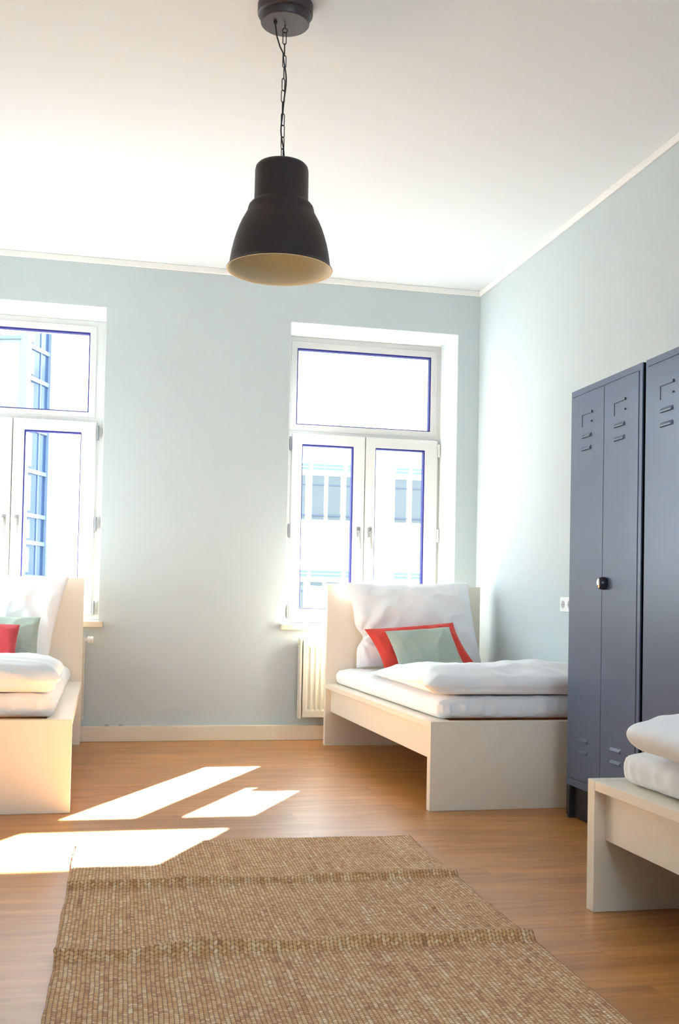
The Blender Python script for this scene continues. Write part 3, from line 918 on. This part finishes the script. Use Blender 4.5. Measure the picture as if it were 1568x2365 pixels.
# ------------------------------------------------------------------ lockers
def make_locker(label, loc):
    """origin on the floor at the front face, midway along it; local -x faces the room"""
    t = thing('locker', label, 'locker', loc, 0, 'blue-grey steel lockers')
    D, hw = 0.500, 0.305
    obj('body', bx(0.004, D, -hw, hw, 0.138, 1.8), M['locker'], t, bevel=0.002)
    # face frame around the doors
    ff = bmesh.new()
    for a in ((-hw, -hw + 0.022, 0.138, 1.8), (hw - 0.016, hw, 0.138, 1.8), (-hw + 0.022, hw - 0.016, 1.775, 1.8), (-hw + 0.022, hw - 0.016, 0.138, 0.168)):
        box(ff, 0.0, 0.012, a[0], a[1], a[2], a[3])
    obj('face_frame', ff, M['locker'], t)
    obj('plinth', bx(0.022, D - 0.02, -hw + 0.01, hw - 0.03, 0.006, 0.138), M['locker_dark'], t)
    for (x, y) in ((0.0, hw - 0.03), (0.0, -hw), (D - 0.03, hw - 0.03), (D - 0.03, -hw)):
        f = bmesh.new()
        box(f, x, x + 0.03, y, y + 0.03, 0.012, 0.138)
        box(f, x + 0.003, x + 0.027, y + 0.003, y + 0.027, 0.0, 0.012)
        obj('foot', f, M['locker_dark'], t)
    for k, (y0, y1) in enumerate(((0.0, hw - 0.0185), (-hw + 0.0245, -0.002))):
        d = obj('door', bx(-0.002, 0.010, y0 + 0.001, y1, 0.1705, 1.7725), M['locker'], t, bevel=0.0015)
        yc = (y0 + y1) / 2 + 0.008
        for z in (1.594, 1.542, 0.338, 0.290):
            # pressed louvre: a small hood on the door, slot shade put into its underside colour
            bm = bmesh.new()
            a, b = yc - 0.042, yc + 0.042
            P = [(-0.0015, a, z + 0.009), (-0.0015, b, z + 0.009), (-0.0095, b - 0.004, z - 0.002), (-0.0095, a + 0.004, z - 0.002), (-0.0090, a + 0.004, z - 0.0075), (-0.0090, b - 0.004, z - 0.0075), (-0.0015, a, z - 0.009), (-0.0015, b, z - 0.009)]
            v = [bm.verts.new(p) for p in P]
            for f in ((0, 1, 2, 3), (3, 2, 5, 4), (4, 5, 7, 6), (0, 3, 4, 6), (1, 7, 5, 2)):
                bm.faces.new([v[q] for q in f])
            lv = obj('louvre', bm, M['locker'], d)
            lv.data.materials.append(M['locker_dark'])
            for p_ in lv.data.polygons:
                if p_.index == 2: p_.material_index = 1
        ch = bmesh.new()
        a, b = yc - 0.044, yc + 0.046
        box(ch, -0.0035, -0.0019, b - 0.003, b, 1.634, 1.684)
        box(ch, -0.0035, -0.0019, a, b, 1.681, 1.684)
        box(ch, -0.0060, -0.0019, a - 0.004, a + 0.001, 1.681, 1.691)
        box(ch, -0.0060, -0.0019, a - 0.003, a + 0.002, 1.644, 1.650)
        obj('card_holder', ch, M['locker_dark'], d)
        if k == 1:
            # round-cornered turning lock with pale face
            lk = bmesh.new()
            yl, zl = -0.034, 0.980
            prof = [(0, -0.034), (0.016, -0.034), (0.022, -0.030), (0.0255, -0.018), (0.0255, -0.006), (0.024, -0.002), (0, -0.002)]
            lathe(lk, prof, 24, (0, yl, zl), 'x')
            for v in lk.verts:
                v.co.y = yl + (v.co.y - yl) * 0.72
            lo = obj('lock', lk, M['lock'], d, smooth=True)
            fc = bmesh.new()
            lathe(fc, [(0, -0.037), (0.010, -0.037), (0.014, -0.0345), (0.0155, -0.0335), (0.0155, -0.0325)], 20, (0, yl + 0.001, zl), 'x')
            for v in fc.verts:
                v.co.y = yl + (v.co.y - yl) * 0.75
                v.co.z = zl + (v.co.z - zl) * 1.3
            obj('lock_face', fc, M['chrome'], lo, smooth=True)
    return t
make_locker('blue-grey steel locker next to the bed foot, the farther one, with black lock', (1.9546, 3.9165, 0))
make_locker('blue-grey steel locker nearer the camera, cut by the right photo edge', (1.9546, 3.281, 0))

# ------------------------------------------------------------------ pendant lamp
LX, LY = 0.597, 3.70
lp = thing('pendant_lamp', 'dark brown bell-shaped pendant lamp hanging by a chain from the ceiling', 'lamp', (LX, LY, 2.050))
zc = H - 2.050
bm = bmesh.new()
lathe(bm, [(0, zc), (0.098, zc), (0.098, zc - 0.036), (0.094, zc - 0.040), (0.087, zc - 0.041), (0.0865, zc - 0.066), (0.083, zc - 0.070), (0, zc - 0.070)], 56)
cp = obj('ceiling_canopy', bm, M['canopy'], lp, bevel=0.0015)
for dx in (0.028, 0.042):
    bm = bmesh.new()
    lathe(bm, [(0.0, -0.0035), (0.003, -0.003), (0.0045, -0.001), (0.0045, 0.002), (0, 0.002)], 12, (dx, -math.sqrt(0.098 ** 2 - dx ** 2), zc - 0.018), 'y')
    obj('screw', bm, M['metal'], cp)
zb = zc - 0.070
# shade: outer skin, then the pale lining
outer = [(0.0, 0.378), (0.070, 0.3775), (0.085, 0.373), (0.092, 0.365), (0.0945, 0.352), (0.0955, 0.245), (0.0975, 0.240), (0.106, 0.234), (0.1135, 0.225), (0.117, 0.214), (0.118, 0.205), (0.126, 0.190), (0.136, 0.172), (0.147, 0.147), (0.157, 0.118), (0.165, 0.090), (0.171, 0.062), (0.1755, 0.034), (0.178, 0.014), (0.181, 0.008), (0.186, 0.004), (0.1875, 0.0015), (0.187, 0.0)]
bm = bmesh.new()
lathe(bm, outer, 72)
sh = obj('lamp_shade', bm, M['shade_out'], lp, smooth=True)
bm = bmesh.new()
lathe(bm, [(0.187, 0.0), (0.1835, 0.0), (0.180, 0.004), (0.175, 0.012), (0.173, 0.034), (0.168, 0.062), (0.162, 0.090), (0.154, 0.118), (0.144, 0.147), (0.133, 0.172), (0.123, 0.190), (0.110, 0.210), (0.093, 0.230), (0.092, 0.34), (0.08, 0.36), (0, 0.36)], 72)
obj('shade_lining', bm, M['shade_in'], lp, smooth=True)
bm = bmesh.new()
lathe(bm, [(0, 0.357), (0.022, 0.357), (0.022, 0.27), (0.018, 0.262), (0, 0.262)], 24)
obj('bulb_socket', bm, M['black'], lp, smooth=True)
# chain
ztop, zbot = zb - 0.028, 0.392
link_l, link_w, wr_ = 0.0475, 0.0155, 0.0017
pitch_ = link_l - 2.6 * wr_
nl = int(round((ztop - zbot) / pitch_))
pitch_ = (ztop - zbot) / nl
def link_mesh():
    pts = []
    hl, r = link_l / 2 - link_w / 2, link_w / 2 - wr_
    for i in range(9):
        a = math.pi * i / 8
        pts.append((r * math.cos(a), 0, hl + r * math.sin(a)))
    for i in range(9):
        a = math.pi + math.pi * i / 8
        pts.append((r * math.cos(a), 0, -hl + r * math.sin(a)))
    bm = bmesh.new()
    tube(bm, pts, wr_, 8, closed=True)
    return bm
first = None
for i in range(nl):
    if first is None:
        first = obj('chain_link', link_mesh(), M['black'], lp, smooth=True)
        c = first
    else:
        c = first.copy()
        COL.objects.link(c)
        c.parent = lp
    c.location = (0.004 * math.sin(i * 0.9) * 0.3 - 0.001, 0, ztop - (i + 0.5) * pitch_)
    tw_ = [0.05, 1.5, 0.15, 1.35, 0.5, 0.25, 1.15, 0.3, 0.35, 0.45, 0.9, 0.3][i % 12]
    c.rotation_euler = (0, 0, tw_)
# eye bolt on the canopy and hook on the shade
bm = bmesh.new()
tube(bm, [(0, 0, zb + 0.002), (0, 0, zb - 0.014)], 0.0022, 8)
tube(bm, [(0.0085 * math.cos(a), 0, zb - 0.0215 + 0.0085 * math.sin(a)) for a in [2 * math.pi * k / 18 for k in range(18)]], 0.0020, 8, closed=True)
obj('eye_bolt', bm, M['black'], lp, smooth=True)
bm = bmesh.new()
tube(bm, [(0.0, 0, 0.376), (0.0, 0, 0.384), (0.008, 0, 0.390), (0.010, 0, 0.399), (0.004, 0, 0.406), (-0.003, 0, 0.402)], 0.002, 8)
obj('shade_hook', bm, M['black'], lp, smooth=True)
# cord: leaves the canopy on the left, joins the chain and winds down it
pts = [(-0.037, -0.012, zb + 0.004), (-0.036, -0.012, zb - 0.012), (-0.030, -0.009, zb - 0.05), (-0.018, -0.008, zb - 0.085)]
z0_ = zb - 0.105
for i in range(40):
    f_ = i / 39
    z = z0_ + (0.405 - z0_) * f_
    a = 3.6 + f_ * 8.2
    rr_ = 0.0062 + 0.003 * math.sin(f_ * 9)
    pts.append((rr_ * math.cos(a), rr_ * math.sin(a) - 0.002, z))
pts += [(-0.008, -0.004, 0.390), (-0.012, -0.004, 0.374)]
bm = bmesh.new()
tube(bm, pts, 0.0026, 8)
obj('cord', bm, M['black'], lp, smooth=True)
bm = bmesh.new()
lathe(bm, [(0.0, zb + 0.001), (0.007, zb + 0.001), (0.0065, zb - 0.008), (0.003, zb - 0.010), (0, zb - 0.010)], 16, (-0.037, -0.012, 0))
obj('cord_grip', bm, M['black'], lp, smooth=True)

# ------------------------------------------------------------------ rug
def make_rug():
    w, l = 1.225, 2.30
    nx, ny = 150, 420
    ang = -0.0225
    ux, uy = Vector((math.cos(ang), math.sin(ang))), Vector((math.sin(ang), -math.cos(ang)))   # across, towards the camera
    org = Vector((-0.052, 3.945))
    def height(s, d):
        # s across 0..w, d distance from the far edge
        h = 0.0075
        c1 = 0.600 + 0.010 * N(s * 4, 1.0) - 0.006 * s
        c2 = 1.243 + 0.016 * N(s * 3.2, 5.0) + 0.002 * s
        for c, a, k, sd in ((c1, 0.021, 0.016, 3.0), (c2, 0.027, 0.018, 9.0)):
            t = d - c
            amp = a * (0.95 + 0.45 * N(s * 4 + sd, sd)) 
            if t < 0: e = math.exp(-(t / 0.075) ** 2) * 0.55 + 0.45 * math.exp(-(t / 0.020) ** 2)
            else: e = math.exp(-(t / k) ** 2)
            h += max(0.0, amp) * e
        # a weaker crease half way, seen on the right only
        t = d - 0.93 - 0.02 * N(s * 3, 7.0)
        h += 0.0045 * sstep(0.55, 0.85, s / w) * math.exp(-(t / 0.03) ** 2)
        h += 0.0030 * (0.5 + 0.5 * N(s * 6 + 4, d * 4, 2.0))
        # slightly lifted far edge
        h += 0.006 * math.exp(-(d / 0.03) ** 2) * max(0, N(s * 5, 3.3) + 0.3)
        return h
    bm = bmesh.new()
    uvl = bm.loops.layers.uv.new('rug')
    T, Bt = {}, {}
    pos = {}
    for i in range(nx + 1):
        for j in range(ny + 1):
            s, d = w * i / nx, l * j / ny
            ds = 0.005 * N(d * 6, 1.5) + 0.003 * N(d * 30, 2.5) if i in (0, nx) else 0
            dd = (0.006 * N(s * 5, 4.5) + 0.002 * N(s * 40, 2.5)) if j in (0, ny) else 0
            # sides splay a touch between the folds
            p2 = org + ux * (s + ds) + uy * (d + dd)
            hgt = height(s, d)
            if i in (0, nx) or j in (0, ny): hgt -= 0.002
            T[i, j] = bm.verts.new((p2.x, p2.y, hgt))
            Bt[i, j] = bm.verts.new((p2.x, p2.y, max(0.0005, hgt - 0.0075)))
            arc = 0.0 if j == 0 else arc + math.hypot(l / ny, hgt - last)
            last = hgt
            pos[T[i, j]] = pos[Bt[i, j]] = (s, arc)
    for i in range(nx):
        for j in range(ny):
            bm.faces.new((T[i, j], T[i, j + 1], T[i + 1, j + 1], T[i + 1, j]))
            bm.faces.new((Bt[i, j], Bt[i + 1, j], Bt[i + 1, j + 1], Bt[i, j + 1]))
    for i in range(nx):
        bm.faces.new((T[i, 0], T[i + 1, 0], Bt[i + 1, 0], Bt[i, 0]))
        bm.faces.new((T[i, ny], Bt[i, ny], Bt[i + 1, ny], T[i + 1, ny]))
    for j in range(ny):
        bm.faces.new((T[0, j], Bt[0, j], Bt[0, j + 1], T[0, j + 1]))
        bm.faces.new((T[nx, j], T[nx, j + 1], Bt[nx, j + 1], Bt[nx, j]))
    for f in bm.faces:
        for lp_ in f.loops:
            lp_[uvl].uv = pos[lp_.vert]
    o = obj('rug', bm, M['rug'], smooth=True)
    return tag(o, 'natural brown woven jute rug with two fold creases on the wooden floor', 'rug')
make_rug()
